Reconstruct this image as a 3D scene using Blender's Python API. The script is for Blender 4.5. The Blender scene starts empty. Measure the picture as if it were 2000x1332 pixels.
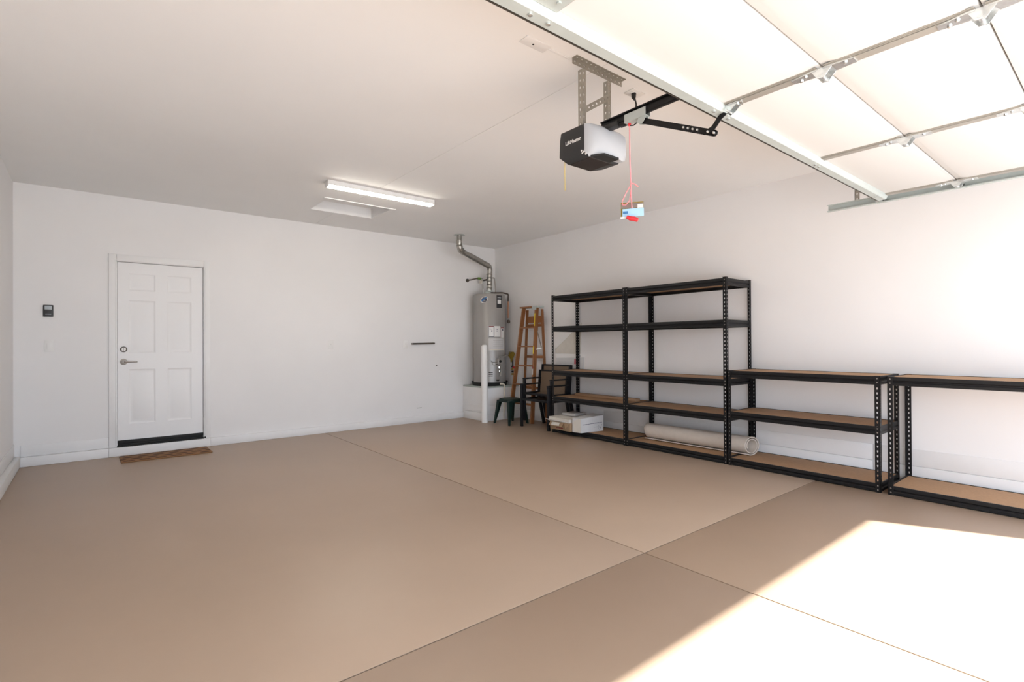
import bpy, bmesh, math, random
from mathutils import Vector, Matrix
random.seed(7)
S = bpy.context.scene
C = S.collection

# ------------------------------------------------------------------ camera
yaw, pitch, roll = math.radians(39.103), math.radians(0.272), math.radians(-0.301)
fw = Vector((math.sin(yaw)*math.cos(pitch), math.cos(yaw)*math.cos(pitch), math.sin(pitch)))
rt = Vector((math.cos(yaw), -math.sin(yaw), 0)); up = rt.cross(fw)
rt2 = rt*math.cos(roll)+up*math.sin(roll); up2 = -rt*math.sin(roll)+up*math.cos(roll)
cd = bpy.data.cameras.new('camera'); cam = bpy.data.objects.new('camera', cd); C.objects.link(cam)
cd.sensor_width = 36; cd.lens = 1009.07/2000*36; cd.clip_start = 0.02
m = Matrix((rt2, up2, -fw)).transposed().to_4x4(); m.translation = (0, 0, 1.19); cam.matrix_world = m
S.camera = cam

# ------------------------------------------------------------------ world, sun, exposure
w = bpy.data.worlds.new('world'); S.world = w; w.use_nodes = True
bg = w.node_tree.nodes['Background']; bg.inputs[0].default_value = (0.82, 0.95, 1.14, 1); bg.inputs[1].default_value = 1.1
sd = bpy.data.lights.new('sun', 'SUN'); sd.energy = 5.4; sd.angle = 0.014; sd.color = (1.0, 0.99, 0.975)
sun = bpy.data.objects.new('sun', sd); C.objects.link(sun)
el = math.radians(40.6); tv = Vector((-0.425*math.cos(el), 0.905*math.cos(el), -math.sin(el)))
sun.rotation_euler = tv.to_track_quat('-Z', 'Y').to_euler(); sun.location = (5, -8, 8)
S.view_settings.view_transform = 'Standard'; S.view_settings.look = 'None'
S.view_settings.gamma = 1; S.view_settings.use_curve_mapping = False
S.view_settings.exposure = 2.1
LAMP = 11.5        # luminance of the tube fixture on the ceiling

# ------------------------------------------------------------------ materials
def mat(name, col, rough=0.6, metal=0.0, noise=0.0, scale=20.0, bump=0.0, emit=0.0, trans=0.0, spec=None, stretch=None, col2=None, coat=0.0):
    M = bpy.data.materials.new(name); M.use_nodes = True; nt = M.node_tree; b = nt.nodes['Principled BSDF']
    b.inputs['Base Color'].default_value = (*col, 1); b.inputs['Roughness'].default_value = rough; b.inputs['Metallic'].default_value = metal
    if spec is not None: b.inputs['Specular IOR Level'].default_value = spec
    if coat: b.inputs['Coat Weight'].default_value = coat
    if trans: b.inputs['Transmission Weight'].default_value = trans
    if emit:
        b.inputs['Emission Color'].default_value = (*col, 1); b.inputs['Emission Strength'].default_value = emit
    if noise or bump:
        tc = nt.nodes.new('ShaderNodeTexCoord'); mp = nt.nodes.new('ShaderNodeMapping'); nt.links.new(tc.outputs['Object'], mp.inputs[0])
        if stretch: mp.inputs['Scale'].default_value = stretch
        nz = nt.nodes.new('ShaderNodeTexNoise'); nz.inputs['Scale'].default_value = scale; nz.inputs['Detail'].default_value = 5
        nt.links.new(mp.outputs[0], nz.inputs['Vector'])
        if noise:
            r = nt.nodes.new('ShaderNodeValToRGB'); nt.links.new(nz.outputs['Fac'], r.inputs[0])
            c2 = col2 or tuple(c*(1-noise) for c in col)
            r.color_ramp.elements[0].position = 0.3; r.color_ramp.elements[1].position = 0.7
            r.color_ramp.elements[0].color = (*c2, 1); r.color_ramp.elements[1].color = (*col, 1)
            nt.links.new(r.outputs[0], b.inputs['Base Color'])
        if bump:
            bp = nt.nodes.new('ShaderNodeBump'); bp.inputs['Strength'].default_value = bump; bp.inputs['Distance'].default_value = 0.004
            nt.links.new(nz.outputs['Fac'], bp.inputs['Height']); nt.links.new(bp.outputs[0], b.inputs['Normal'])
    return M
M_wall = mat('wall_paint', (0.82, 0.805, 0.795), 0.75, noise=0.03, scale=1.5, bump=0.0)
M_ceil = mat('ceiling_paint', (0.88, 0.875, 0.865), 0.8, noise=0.03, scale=1.2)
M_trim = mat('trim_paint', (0.82, 0.81, 0.80), 0.5, noise=0.03, scale=8)
M_door = mat('door_paint', (0.82, 0.81, 0.80), 0.42)
M_floor = mat('floor_coating', (0.42, 0.305, 0.218), 0.42, noise=0.06, scale=1.3, bump=0.0)
M_joint = mat('joint_filler', (0.20, 0.16, 0.125), 0.8)
M_drive = mat('driveway_concrete', (0.67, 0.67, 0.665), 0.9, noise=0.06, scale=3)
M_ground = mat('desert_ground', (0.42, 0.35, 0.27), 0.95, noise=0.2, scale=2)
M_stucco = mat('stucco', (0.50, 0.42, 0.33), 0.95, noise=0.1, scale=30, bump=0.5)
M_black = mat('black_powder_coat', (0.007, 0.007, 0.008), 0.42, noise=0.2, scale=40, spec=0.3)
M_chblack = mat('chair_black', (0.006, 0.006, 0.008), 0.5, spec=0.3)
M_rubber = mat('black_rubber', (0.012, 0.012, 0.012), 0.7)
M_board = mat('particle_board', (0.47, 0.275, 0.145), 0.75, noise=0.14, scale=60, bump=0.1)
M_galv = mat('galvanised_steel', (0.54, 0.59, 0.57), 0.45, 0.35, noise=0.08, scale=14)
M_galv2 = mat('galvanised_stile', (0.42, 0.40, 0.36), 0.5, 0.55, noise=0.06, scale=14)
M_zinc = mat('zinc_bright', (0.75, 0.78, 0.78), 0.25, 0.9, noise=0.2, scale=60)
M_angle = mat('perforated_steel', (0.42, 0.40, 0.35), 0.45, 0.7, noise=0.1, scale=30)
M_panel = mat('door_panel_vinyl', (0.63, 0.625, 0.61), 0.55)
M_nickel = mat('satin_nickel', (0.36, 0.33, 0.30), 0.4, 0.95)
M_dark = mat('dark_metal', (0.10, 0.085, 0.07), 0.4, 0.7)
M_tank = mat('tank_enamel', (0.36, 0.345, 0.325), 0.38, 0.25, noise=0.04, scale=3)
M_duct = mat('duct_aluminium', (0.50, 0.485, 0.45), 0.3, 0.95, noise=0.35, scale=30, bump=0.6)
M_white = mat('white_plastic', (0.80, 0.79, 0.77), 0.4)
M_pvc = mat('pvc_cream', (0.72, 0.66, 0.56), 0.45)
M_copper = mat('copper', (0.55, 0.24, 0.11), 0.35, 0.9)
M_brownpipe = mat('pipe_insulation', (0.07, 0.05, 0.04), 0.7)
M_hose = mat('flex_connector', (0.42, 0.40, 0.37), 0.4, 0.6)
M_green = mat('green_handle', (0.14, 0.30, 0.04), 0.5)
M_yellow = mat('yellow_label', (0.75, 0.55, 0.03), 0.5)
M_amber = mat('yellow_tag', (0.32, 0.22, 0.03), 0.6)
M_red = mat('red_plastic', (0.70, 0.04, 0.05), 0.35)
M_pink = mat('pink_cord', (0.86, 0.30, 0.32), 0.6)
M_pinktag = mat('pink_tag', (0.55, 0.14, 0.17), 0.6)
M_wood = mat('ladder_wood', (0.31, 0.122, 0.04), 0.5, noise=0.3, scale=8, stretch=(6, 6, 0.6))
M_wood2 = mat('pine_plank', (0.42, 0.25, 0.14), 0.6, noise=0.25, scale=8, stretch=(5, 0.5, 5))
M_stool = mat('stool_green', (0.006, 0.018, 0.014), 0.4, spec=0.3)
M_sling = mat('sling_fabric', (0.19, 0.13, 0.085), 0.8, noise=0.15, scale=90)
M_card = mat('cardboard', (0.36, 0.24, 0.14), 0.85, noise=0.12, scale=20)
M_wcard = mat('white_cardboard', (0.62, 0.61, 0.60), 0.8, noise=0.06, scale=15)
M_cream = mat('cream_cardboard', (0.66, 0.62, 0.55), 0.8, noise=0.08, scale=15)
M_gcard = mat('grey_sheet', (0.40, 0.38, 0.36), 0.8, noise=0.08, scale=15)
M_ink = mat('ink', (0.05, 0.05, 0.09), 0.7)
M_redink = mat('red_ink', (0.22, 0.03, 0.03), 0.7)
M_rug = mat('rug_backing', (0.56, 0.49, 0.42), 0.95, noise=0.06, scale=25, bump=0.12)
M_head = mat('opener_charcoal', (0.022, 0.022, 0.023), 0.45)
M_head2 = mat('opener_underside', (0.018, 0.014, 0.013), 0.55)
M_lens = mat('lens_white', (0.46, 0.47, 0.49), 0.35)
M_screen = mat('screen_grey', (0.42, 0.46, 0.48), 0.3)
M_blue = mat('blue_sticker', (0.06, 0.20, 0.42), 0.5)
M_ltblue = mat('light_blue_card', (0.42, 0.66, 0.86), 0.5)
M_plat = mat('platform_top', (0.40, 0.43, 0.40), 0.7)
M_lamp = mat('tube_diffuser', (1.0, 0.93, 0.82), 0.5, emit=LAMP)

def mat_mat():
    M = bpy.data.materials.new('coir_mat'); M.use_nodes = True; nt = M.node_tree; b = nt.nodes['Principled BSDF']
    tc = nt.nodes.new('ShaderNodeTexCoord'); N = nt.nodes.new; L = nt.links.new
    sx = N('ShaderNodeSeparateXYZ'); L(tc.outputs['Object'], sx.inputs[0])
    def mt(op, a, bb=None):
        n = N('ShaderNodeMath'); n.operation = op
        for i, v in enumerate((a, bb)):
            if v is None: continue
            if isinstance(v, (int, float)): n.inputs[i].default_value = v
            else: L(v, n.inputs[i])
        return n.outputs[0]
    row = mt('FLOOR', mt('MULTIPLY', sx.outputs[1], 1/0.1))
    off = mt('MULTIPLY', mt('MODULO', mt('ABSOLUTE', row), 2), 0.5)
    fx = mt('SUBTRACT', mt('FRACT', mt('ADD', mt('MULTIPLY', sx.outputs[0], 1/0.135), off)), 0.5)
    fy = mt('SUBTRACT', mt('FRACT', mt('MULTIPLY', sx.outputs[1], 1/0.1)), 0.5)
    d = mt('ADD', mt('POWER', mt('ABSOLUTE', mt('MULTIPLY', fx, 1.0)), 2), mt('POWER', mt('ABSOLUTE', mt('MULTIPLY', fy, 1.25)), 2))
    nz = N('ShaderNodeTexNoise'); nz.inputs['Scale'].default_value = 60; L(tc.outputs['Object'], nz.inputs['Vector'])
    d2 = mt('ADD', d, mt('MULTIPLY', mt('SUBTRACT', nz.outputs['Fac'], 0.5), 0.10))
    r = N('ShaderNodeValToRGB'); L(d2, r.inputs[0])
    r.color_ramp.elements[0].position = 0.11; r.color_ramp.elements[0].color = (0.085, 0.035, 0.015, 1)
    r.color_ramp.elements[1].position = 0.17; r.color_ramp.elements[1].color = (0.25, 0.125, 0.055, 1)
    L(r.outputs[0], b.inputs['Base Color']); b.inputs['Roughness'].default_value = 0.95
    bp = N('ShaderNodeBump'); bp.inputs['Strength'].default_value = 0.6; L(nz.outputs['Fac'], bp.inputs['Height']); L(bp.outputs[0], b.inputs['Normal'])
    return M
M_mat = mat_mat()

# ------------------------------------------------------------------ mesh helpers
class MB:
    def __init__(s): s.v = []; s.f = []
    def add(s, vs, fs):
        n = len(s.v); s.v += [tuple(v) for v in vs]; s.f += [tuple(i+n for i in f) for f in fs]; return s
    def box(s, x0, x1, y0, y1, z0, z1):
        return s.add([(x0,y0,z0),(x1,y0,z0),(x1,y1,z0),(x0,y1,z0),(x0,y0,z1),(x1,y0,z1),(x1,y1,z1),(x0,y1,z1)],
                     [(0,3,2,1),(4,5,6,7),(0,1,5,4),(1,2,6,5),(2,3,7,6),(3,0,4,7)])
    def rbox(s, x0, x1, y0, y1, z0, z1, r=0.004, seg=2):
        bm = bmesh.new(); bmesh.ops.create_cube(bm, size=1)
        for v in bm.verts: v.co = Vector(((x0+x1)/2+v.co.x*(x1-x0), (y0+y1)/2+v.co.y*(y1-y0), (z0+z1)/2+v.co.z*(z1-z0)))
        bmesh.ops.bevel(bm, geom=bm.edges[:], offset=r, segments=seg, affect='EDGES', profile=0.5)
        bm.verts.index_update(); s.add([v.co for v in bm.verts], [[v.index for v in f.verts] for f in bm.faces]); bm.free(); return s
    def obox(s, p, q, wd, ht, upv=(0,0,1), r=0.0):
        """box from p to q, width wd across, height ht along upv"""
        p = Vector(p); q = Vector(q); d = (q-p).normalized(); u = Vector(upv); sd_ = d.cross(u).normalized(); u = sd_.cross(d)
        vs = []
        for a in (p, q):
            for i, j in ((-1,-1),(1,-1),(1,1),(-1,1)): vs.append(a+sd_*(i*wd/2)+u*(j*ht/2))
        return s.add(vs, [(0,1,2,3),(7,6,5,4),(0,4,5,1),(1,5,6,2),(2,6,7,3),(3,7,4,0)])
    def tube(s, pts, r, n=10, cap=True, closed=False):
        pts = [Vector(p) for p in pts]; rr = r if isinstance(r, (list, tuple)) else [r]*len(pts)
        nrm = None; vs = []; fs = []; K = len(pts)
        for i, p in enumerate(pts):
            if closed: t = (pts[(i+1)%K]-pts[i-1]).normalized()
            else: t = (pts[min(i+1, K-1)]-pts[max(i-1, 0)]).normalized()
            if nrm is None:
                nrm = t.cross(Vector((0,0,1)))
                if nrm.length < 1e-3: nrm = t.cross(Vector((1,0,0)))
                nrm.normalize()
            nrm = (nrm-t*nrm.dot(t)).normalized(); b = t.cross(nrm)
            for k in range(n):
                a = 2*math.pi*k/n; vs.append(p+(nrm*math.cos(a)+b*math.sin(a))*rr[i])
        for i in range(K if closed else K-1):
            for k in range(n):
                a, b_ = i*n+k, i*n+(k+1)%n; c, d = ((i+1)%K)*n+(k+1)%n, ((i+1)%K)*n+k
                fs.append((a, b_, c, d))
        if cap and not closed: fs.append(tuple(range(n))[::-1]); fs.append(tuple((K-1)*n+k for k in range(n)))
        return s.add(vs, fs)
    def cyl(s, p, q, r, n=20): return s.tube([p, q], r, n)
    def lathe(s, prof, c=(0,0,0), n=32, axis='z'):
        vs = []; fs = []
        for (r, z) in prof:
            for k in range(n):
                a = 2*math.pi*k/n; x, y = r*math.cos(a), r*math.sin(a)
                v = (x, y, z) if axis == 'z' else ((x, -z, y) if axis == 'y' else (z, x, y))
                vs.append((v[0]+c[0], v[1]+c[1], v[2]+c[2]))
        for i in range(len(prof)-1):
            for k in range(n): fs.append((i*n+k, i*n+(k+1)%n, (i+1)*n+(k+1)%n, (i+1)*n+k))
        if prof[0][0] > 1e-5: fs.append(tuple(range(n))[::-1])
        if prof[-1][0] > 1e-5: fs.append(tuple((len(prof)-1)*n+k for k in range(n)))
        return s.add(vs, fs)
    def prism(s, poly, a, b, plane='xz'):
        """extrude the polygon along the missing axis from a to b; plane names the polygon's two axes"""
        def P(u, v, t): return {'xz': (u, t, v), 'yz': (t, u, v), 'xy': (u, v, t)}[plane]
        n = len(poly); vs = [P(u, v, a) for u, v in poly]+[P(u, v, b) for u, v in poly]
        fs = [(i, (i+1)%n, n+(i+1)%n, n+i) for i in range(n)]+[tuple(range(n))[::-1], tuple(range(n, 2*n))]
        return s.add(vs, fs)
    def hull(s, pts):
        bm = bmesh.new(); vv = [bm.verts.new(p) for p in pts]; r = bmesh.ops.convex_hull(bm, input=vv)
        bmesh.ops.delete(bm, geom=[v for v in bm.verts if not v.link_faces], context='VERTS')
        bm.verts.index_update(); s.add([v.co for v in bm.verts], [[v.index for v in f.verts] for f in bm.faces]); bm.free(); return s
    def mesh(s, name, material, origin=(0,0,0), smooth=True, ang=35):
        me = bpy.data.meshes.new(name); o = Vector(origin)
        me.from_pydata([Vector(v)-o for v in s.v], [], s.f); me.materials.append(material)
        bm = bmesh.new(); bm.from_mesh(me); bmesh.ops.recalc_face_normals(bm, faces=bm.faces[:]); bm.to_mesh(me); bm.free()
        if smooth:
            me.polygons.foreach_set('use_smooth', [True]*len(me.polygons)); me.set_sharp_from_angle(angle=math.radians(ang))
        me.update(); return me
def wpos(o):
    v = Vector((0,0,0))
    while o is not None: v = v+o.location; o = o.parent
    return v
def build(name, mb, material, parent=None, at=None, smooth=True):
    """link mb (world coordinates) as one mesh object; parents are never rotated while building"""
    base = wpos(parent) if parent is not None else Vector((0,0,0))
    org = Vector(at) if at is not None else base
    ob = bpy.data.objects.new(name, mb.mesh(name, material, org, smooth)); C.objects.link(ob)
    ob.parent = parent; ob.location = org-base; return ob
def tag(o, label=None, cat=None, group=None, kind=None):
    if label: o['label'] = label
    if cat: o['category'] = cat
    if group: o['group'] = group
    if kind: o['kind'] = kind
    return o
def thing(name, loc, label, cat, group=None):
    o = bpy.data.objects.new(name, None); o.empty_display_size = 0.1; C.objects.link(o); o.location = loc; return tag(o, label, cat, group)
def struct(name, mb, material): return tag(build(name, mb, material), kind='structure')
def copy_tree(o, parent=None):
    c = o.copy(); C.objects.link(c); c.parent = parent
    for ch in list(o.children): copy_tree(ch, c)
    return c
def text(name, s_, size, M, parent, origin, xdir, zdir, depth=0.0006):
    cu = bpy.data.curves.new(name, 'FONT'); cu.body = s_; cu.size = size; cu.extrude = depth; cu.offset = size*.022; cu.align_x = 'CENTER'; cu.align_y = 'CENTER'
    t = bpy.data.objects.new('tmp', cu); C.objects.link(t); bpy.context.view_layer.update()
    me = bpy.data.meshes.new_from_object(t.evaluated_get(bpy.context.evaluated_depsgraph_get())); bpy.data.objects.remove(t); bpy.data.curves.remove(cu)
    X = Vector(xdir).normalized(); Z = Vector(zdir).normalized(); Nn = X.cross(Z)
    mm = Matrix((X, Z, Nn)).transposed().to_4x4(); mm.translation = Vector(origin)-wpos(parent); me.transform(mm)
    me.materials.clear(); me.materials.append(M)
    o = bpy.data.objects.new(name, me); C.objects.link(o); o.parent = parent; return o

# ------------------------------------------------------------------ room shell
XL, XR, YB, YF, H = -0.60, 5.32, 7.00, -0.95, 2.80
fl = struct('floor', MB().box(XL-.15, XR+.15, YF-.15, YB+.15, -0.12, -0.006), M_joint)
g = 0.0035
xs = [(XL-.1, 2.428-g), (2.428+g, XR+.1)]; ys = [(YF-.15, 1.807-g), (1.807+g, YB+.1)]
for a in xs:
    for b in ys: build('slab', MB().rbox(a[0], a[1], b[0], b[1], -0.0055, 0, 0.0025, 2), M_floor, fl, ((a[0]+a[1])/2, (b[0]+b[1])/2, -.003))
# walls
wb = MB().box(XL-.15, .205, YB, YB+.15, 0, 3.1).box(1.02, XR+.15, YB, YB+.15, 0, 3.1).box(.205, 1.02, YB, YB+.15, 2.105, 3.1).box(.205, 1.02, YB, YB+.15, 0, .095).box(.205, 1.02, YB+.13, YB+.15, .095, 2.105)
struct('wall_back', wb, M_wall)
struct('wall_left', MB().box(XL-.15, XL, YF, YB, 0, 3.1), M_wall)
struct('wall_right', MB().box(XR, XR+.15, YF, YB, 0, 3.1), M_wall)
struct('wall_front', MB().box(XL-.15, -.45, YF-.15, YF, 0, 3.1).box(5.08, XR+.15, YF-.15, YF, 0, 3.1).box(-.45, 5.08, YF-.15, YF, 2.15, 3.1), M_wall)  # out of view; opening made wider than the door to shape the sun patch
# ceiling: plasterboard with a hatch opening and a fine open joint
hx0, hx1, hy0, hy1 = 2.015, 2.775, 5.67, 6.27
jx = 2.309
cl = MB().box(XL-.15, jx-.0016, YF-.15, hy0, H, H+.013).box(jx+.0016, XR+.15, YF-.15, hy0, H, H+.013)
cl.box(XL-.15, jx-.0016, hy1, YB+.15, H, H+.013).box(jx+.0016, XR+.15, hy1, YB+.15, H, H+.013)
cl.box(XL-.15, hx0, hy0, hy1, H, H+.013).box(hx1, XR+.15, hy0, hy1, H, H+.013)
cl.box(jx-.03, jx+.03, YF-.15, hy0, H+.004, H+.012).box(jx-.03, jx+.03, hy1, YB+.15, H+.004, H+.012)
struct('ceiling', cl, M_ceil)
struct('roof', MB().box(XL-.4, XR+.4, YF-.4, YB+.4, 3.1, 3.2), M_stucco)
# outside
struct('driveway', MB().box(-3, 8, -14, YF-.15, -.15, -.012), M_drive)
struct('ground', MB().box(-60, 60, -60, 60, -.3, -.16), M_ground)

# skirting: white curb with a board above it, in butted lengths
def skirt(name, lengths, wall, curb_h, curb_d, top):
    n = tag(bpy.data.objects.new(name, None), kind='structure'); C.objects.link(n)
    gp = .0015
    for (a, b) in lengths:
        for (z0, z1, d, nm) in ((0, curb_h, curb_d, 'curb'), (curb_h+.003, top, .010, 'board')):
            if wall == 'back': bx = (a+gp, b-gp, YB-d, YB, z0, z1)
            elif wall == 'left': bx = (XL, XL+d, a+gp, b-gp, z0, z1)
            else: bx = (XR-min(d, .012 if z0 == 0 else .007), XR, a+gp, b-gp, z0, z1)
            build(nm, MB().rbox(*bx, .003, 2), M_trim, n, ((bx[0]+bx[1])/2, (bx[2]+bx[3])/2, (z0+z1)/2))
    return n
skirt('baseboard_back', [(XL+.05, .137)], 'back', .095, .036, .205)
bb2 = skirt('baseboard_back', [(1.083, 4.655)], 'back', .095, .030, .10)
bpy.data.objects.remove([c for c in bb2.children if c.name.startswith('board')][0])
sbk = tag(build('trim_1', MB().rbox(.137, 1.083, YB-.034, YB+.02, 0, .094, .004, 2), M_trim), kind='structure')
skirt('baseboard_left', [(YF, 3.0), (3.0, YB)], 'left', .105, .05, .225)
skirt('baseboard_right', [(YF, 1.525), (1.525, 4.6), (4.6, 6.375)], 'right', .150, .012, .292)

# ------------------------------------------------------------------ door in the back wall
d1 = tag(bpy.data.objects.new('door_1', None), kind='structure'); C.objects.link(d1); d1.location = (.61, YB, .1)
x0, x1, z0, z1 = .214, 1.012, .112, 2.096
cas = MB()
for (a, b, c_, e) in ((.137, .205, .095, 2.175), (1.020, 1.083, .095, 2.175)):
    cas.rbox(a, b, YB-.014, YB, c_, e, .004)
    q = b-.012 if a < .5 else a+.012; cas.rbox(min(q, q+.006), max(q, q+.006), YB-.018, YB-.008, c_, e-.06, .002)
cas.rbox(.205, 1.020, YB-.014, YB, 2.106, 2.175, .004)
build('casing', cas, M_trim, d1)
build('jamb', MB().box(.205, .211, YB, YB+.1, .095, 2.105).box(1.015, 1.020, YB, YB+.1, .095, 2.105).box(.205, 1.02, YB, YB+.1, 2.100, 2.105), M_trim, d1)
yf = YB+.018
leaf = MB().box(x0, x1, yf+.008, yf+.044, z0+.03, z1)
cols = [(.310, .551), (.664, .897)]; rows = [(.335, .928), (1.107, 1.684), (1.79, 1.978)]
xsb = [x0, .310, .551, .664, .897, x1]; zsb = [z0+.03, .335, .928, 1.107, 1.684, 1.79, 1.978, z1]
for i in (0, 2, 4): leaf.box(xsb[i], xsb[i+1], yf, yf+.009, z0+.03, z1)
for i in (0, 2, 4, 6):
    for j in (1, 3): leaf.box(xsb[j], xsb[j+1], yf, yf+.009, zsb[i], zsb[i+1])
lf = build('door_leaf', leaf, M_door, d1)
for (a, b) in cols:
    for (c_, e) in rows:
        p = MB(); i1 = .014; i2 = .045
        def ring(k, y): return [(a+k, y, c_+k), (b-k, y, c_+k), (b-k, y, e-k), (a+k, y, e-k)]
        vs = ring(0, yf+.009)+ring(0, yf+.0005)+ring(i1, yf+.0075)+ring(i1+.008, yf+.0075)+ring(i2, yf+.0015)
        fs = [(3,2,1,0)]
        for r_ in range(4):
            for k in range(4): fs.append((r_*4+k, r_*4+(k+1)%4, (r_+1)*4+(k+1)%4, (r_+1)*4+k))
        fs.append((16,17,18,19)); p.add(vs, fs); build('panel', p, M_door, d1)
build('door_sweep', MB().rbox(x0-.002, x1+.002, yf-.012, yf+.02, .128, .163, .004).rbox(x0, x1, yf-.006, yf+.02, .108, .127, .004), M_rubber, d1)
build('threshold', MB().rbox(.206, 1.019, YB-.028, YB+.1, .096, .108, .003), M_rubber, d1)
lv = build('lever_handle', MB().lathe([(0,.0),(.030,.0),(.033,.004),(.030,.010),(.012,.014),(.011,.045),(0,.045)], (.266, yf, 1.013), 24, 'y')
      .tube([(.266, yf-.044, 1.013), (.30, yf-.05, 1.014), (.34, yf-.05, 1.013), (.385, yf-.045, 1.012)], [.011, .011, .009, .007], 12), M_nickel, d1)
db = build('deadbolt', MB().lathe([(0,0),(.031,0),(.031,.008),(.025,.013),(0,.013)], (.266, yf, 1.148), 28, 'y'), M_dark, d1)
build('thumb_turn', MB().lathe([(0,.012),(.022,.012),(.020,.016),(0,.016)], (.266, yf, 1.148), 24, 'y').rbox(.262, .270, yf-.030, yf-.014, 1.134, 1.162, .002), M_nickel, db)
build('door_stop_bracket', MB().rbox(1.022, 1.036, YB-.022, YB-.014, .098, .118, .002), M_rubber, d1)

# mat
mm_ = MB().rbox(-.405, .405, -.185, .185, 0, .013, .005); o = build('doormat', mm_, M_mat); o.location = (.628, 6.715, .0005); o.rotation_euler.z = .01
tag(o, 'brown coir doormat with dark oval pattern on the floor before the white door', 'doormat')

# ------------------------------------------------------------------ wall devices
t = thing('wall_control', (-.342, YB, 1.543), 'small black garage door wall control with grey screen above the light switch', 'wall control')
build('housing', MB().rbox(-.381, -.304, YB-.022, YB, 1.485, 1.603, .005, 3), M_head, t)
build('screen', MB().rbox(-.370, -.315, YB-.0235, YB-.020, 1.556, 1.594, .001), M_screen, t)
build('button', MB().rbox(-.366, -.319, YB-.026, YB-.021, 1.500, 1.545, .002), M_head, t)
build('light_bar', MB().rbox(-.366, -.321, YB-.0275, YB-.0255, 1.507, 1.512, .0005), M_screen, t)
def plate(name, x, z, label, cat, inner):
    t = thing(name, (x, YB, z), label, cat, 'wall outlets' if cat == 'outlet' else None)
    build('cover_plate', MB().rbox(x-.036, x+.036, YB-.006, YB, z-.058, z+.058, .003, 2), M_white, t)
    for b in inner: build(b[0], MB().rbox(x+b[1], x+b[2], YB-b[5], YB-.004, z+b[3], z+b[4], .0015), b[6], t)
    return t
plate('light_switch', -.338, 1.187, 'white rocker light switch below the black wall control', 'light switch', [('rocker', -.0165, .0165, -.034, .034, .010, M_white)])
sock = [('socket', -.017, .017, .006, .034, .0085, M_white), ('socket', -.017, .017, -.034, -.006, .0085, M_white), ('screw', -.003, .003, -.003, .003, .0075, M_nickel)]
plate('wall_outlet', 2.515, 1.187, 'white wall outlet alone on the bare middle of the back wall', 'outlet', sock)
plate('wall_outlet', 3.635, 1.184, 'white wall outlet just left of the short brown wall bar', 'outlet', sock)
t = thing('wall_bar', (3.93, YB, 1.196), 'short dark brown bar mounted level on the back wall', 'bar')
build('bar', MB().tube([(3.735, YB-.035, 1.192), (4.115, YB-.035, 1.198)], .013, 14), M_dark, t)
for xx in (3.80, 4.05): build('bracket', MB().rbox(xx-.008, xx+.008, YB-.035, YB, 1.186, 1.204, .002), M_dark, t)
build('end_cap', MB().cyl((3.722, YB-.035, 1.192), (3.737, YB-.035, 1.192), .0145), M_nickel, t)
o = build('wall_hook', MB().lathe([(0,0),(.009,0),(.009,.004),(.004,.007),(.004,.018),(0,.018)], (4.17, YB, .852), 16, 'y'), M_dark, at=(4.17, YB, .852)); tag(o, 'tiny dark screw hook on the back wall left of the water heater', 'hook')
o = build('wall_slot', MB().rbox(3.828, 3.905, YB-.004, YB, .213, .222, .0015), M_hose, at=(3.866, YB, .217)); tag(o, 'small dark slot plate low on the back wall near the floor', 'vent')

# ------------------------------------------------------------------ ceiling fixtures
t = thing('ceiling_light', (2.40, 5.18, H), 'long white fluorescent ceiling light, switched on', 'ceiling light')
build('housing', MB().prism([(5.03, H), (5.03, H-.046), (5.125, H-.046), (5.125, H)], 1.795, 2.970, 'yz'), M_white, t)
build('diffuser', MB().prism([(5.036, H-.046), (5.046, H-.060), (5.109, H-.060), (5.119, H-.046)], 1.806, 2.960, 'yz'), M_lamp, t)
for xx in (1.786, 2.970): build('end_cap', MB().rbox(xx, xx+.010, 5.027, 5.128, H-.062, H, .003), M_white, t)
t = thing('attic_hatch', (2.395, 5.97, H), 'white attic access hatch recessed in the ceiling behind the light', 'hatch')
fr = H+.125
build('lid', MB().box(hx0-.03, hx1+.03, hy0-.03, hy1+.03, fr, fr+.013), M_ceil, t)
for bx in ((hx0, hx1, hy1-.007, hy1-.0003, H+.0002, fr), (hx0, hx1, hy0-.018, hy0, H+.014, fr), (hx0-.018, hx0, hy0, hy1, H+.014, fr), (hx1, hx1+.018, hy0, hy1, H+.014, fr)):
    build('frame_board', MB().box(*bx), M_trim, t)
build('trim_strip', MB().rbox(hx0-.05, hx1+.045, hy0-.024, hy0-.002, H-.011, H-.0005, .002), M_trim, t)

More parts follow.
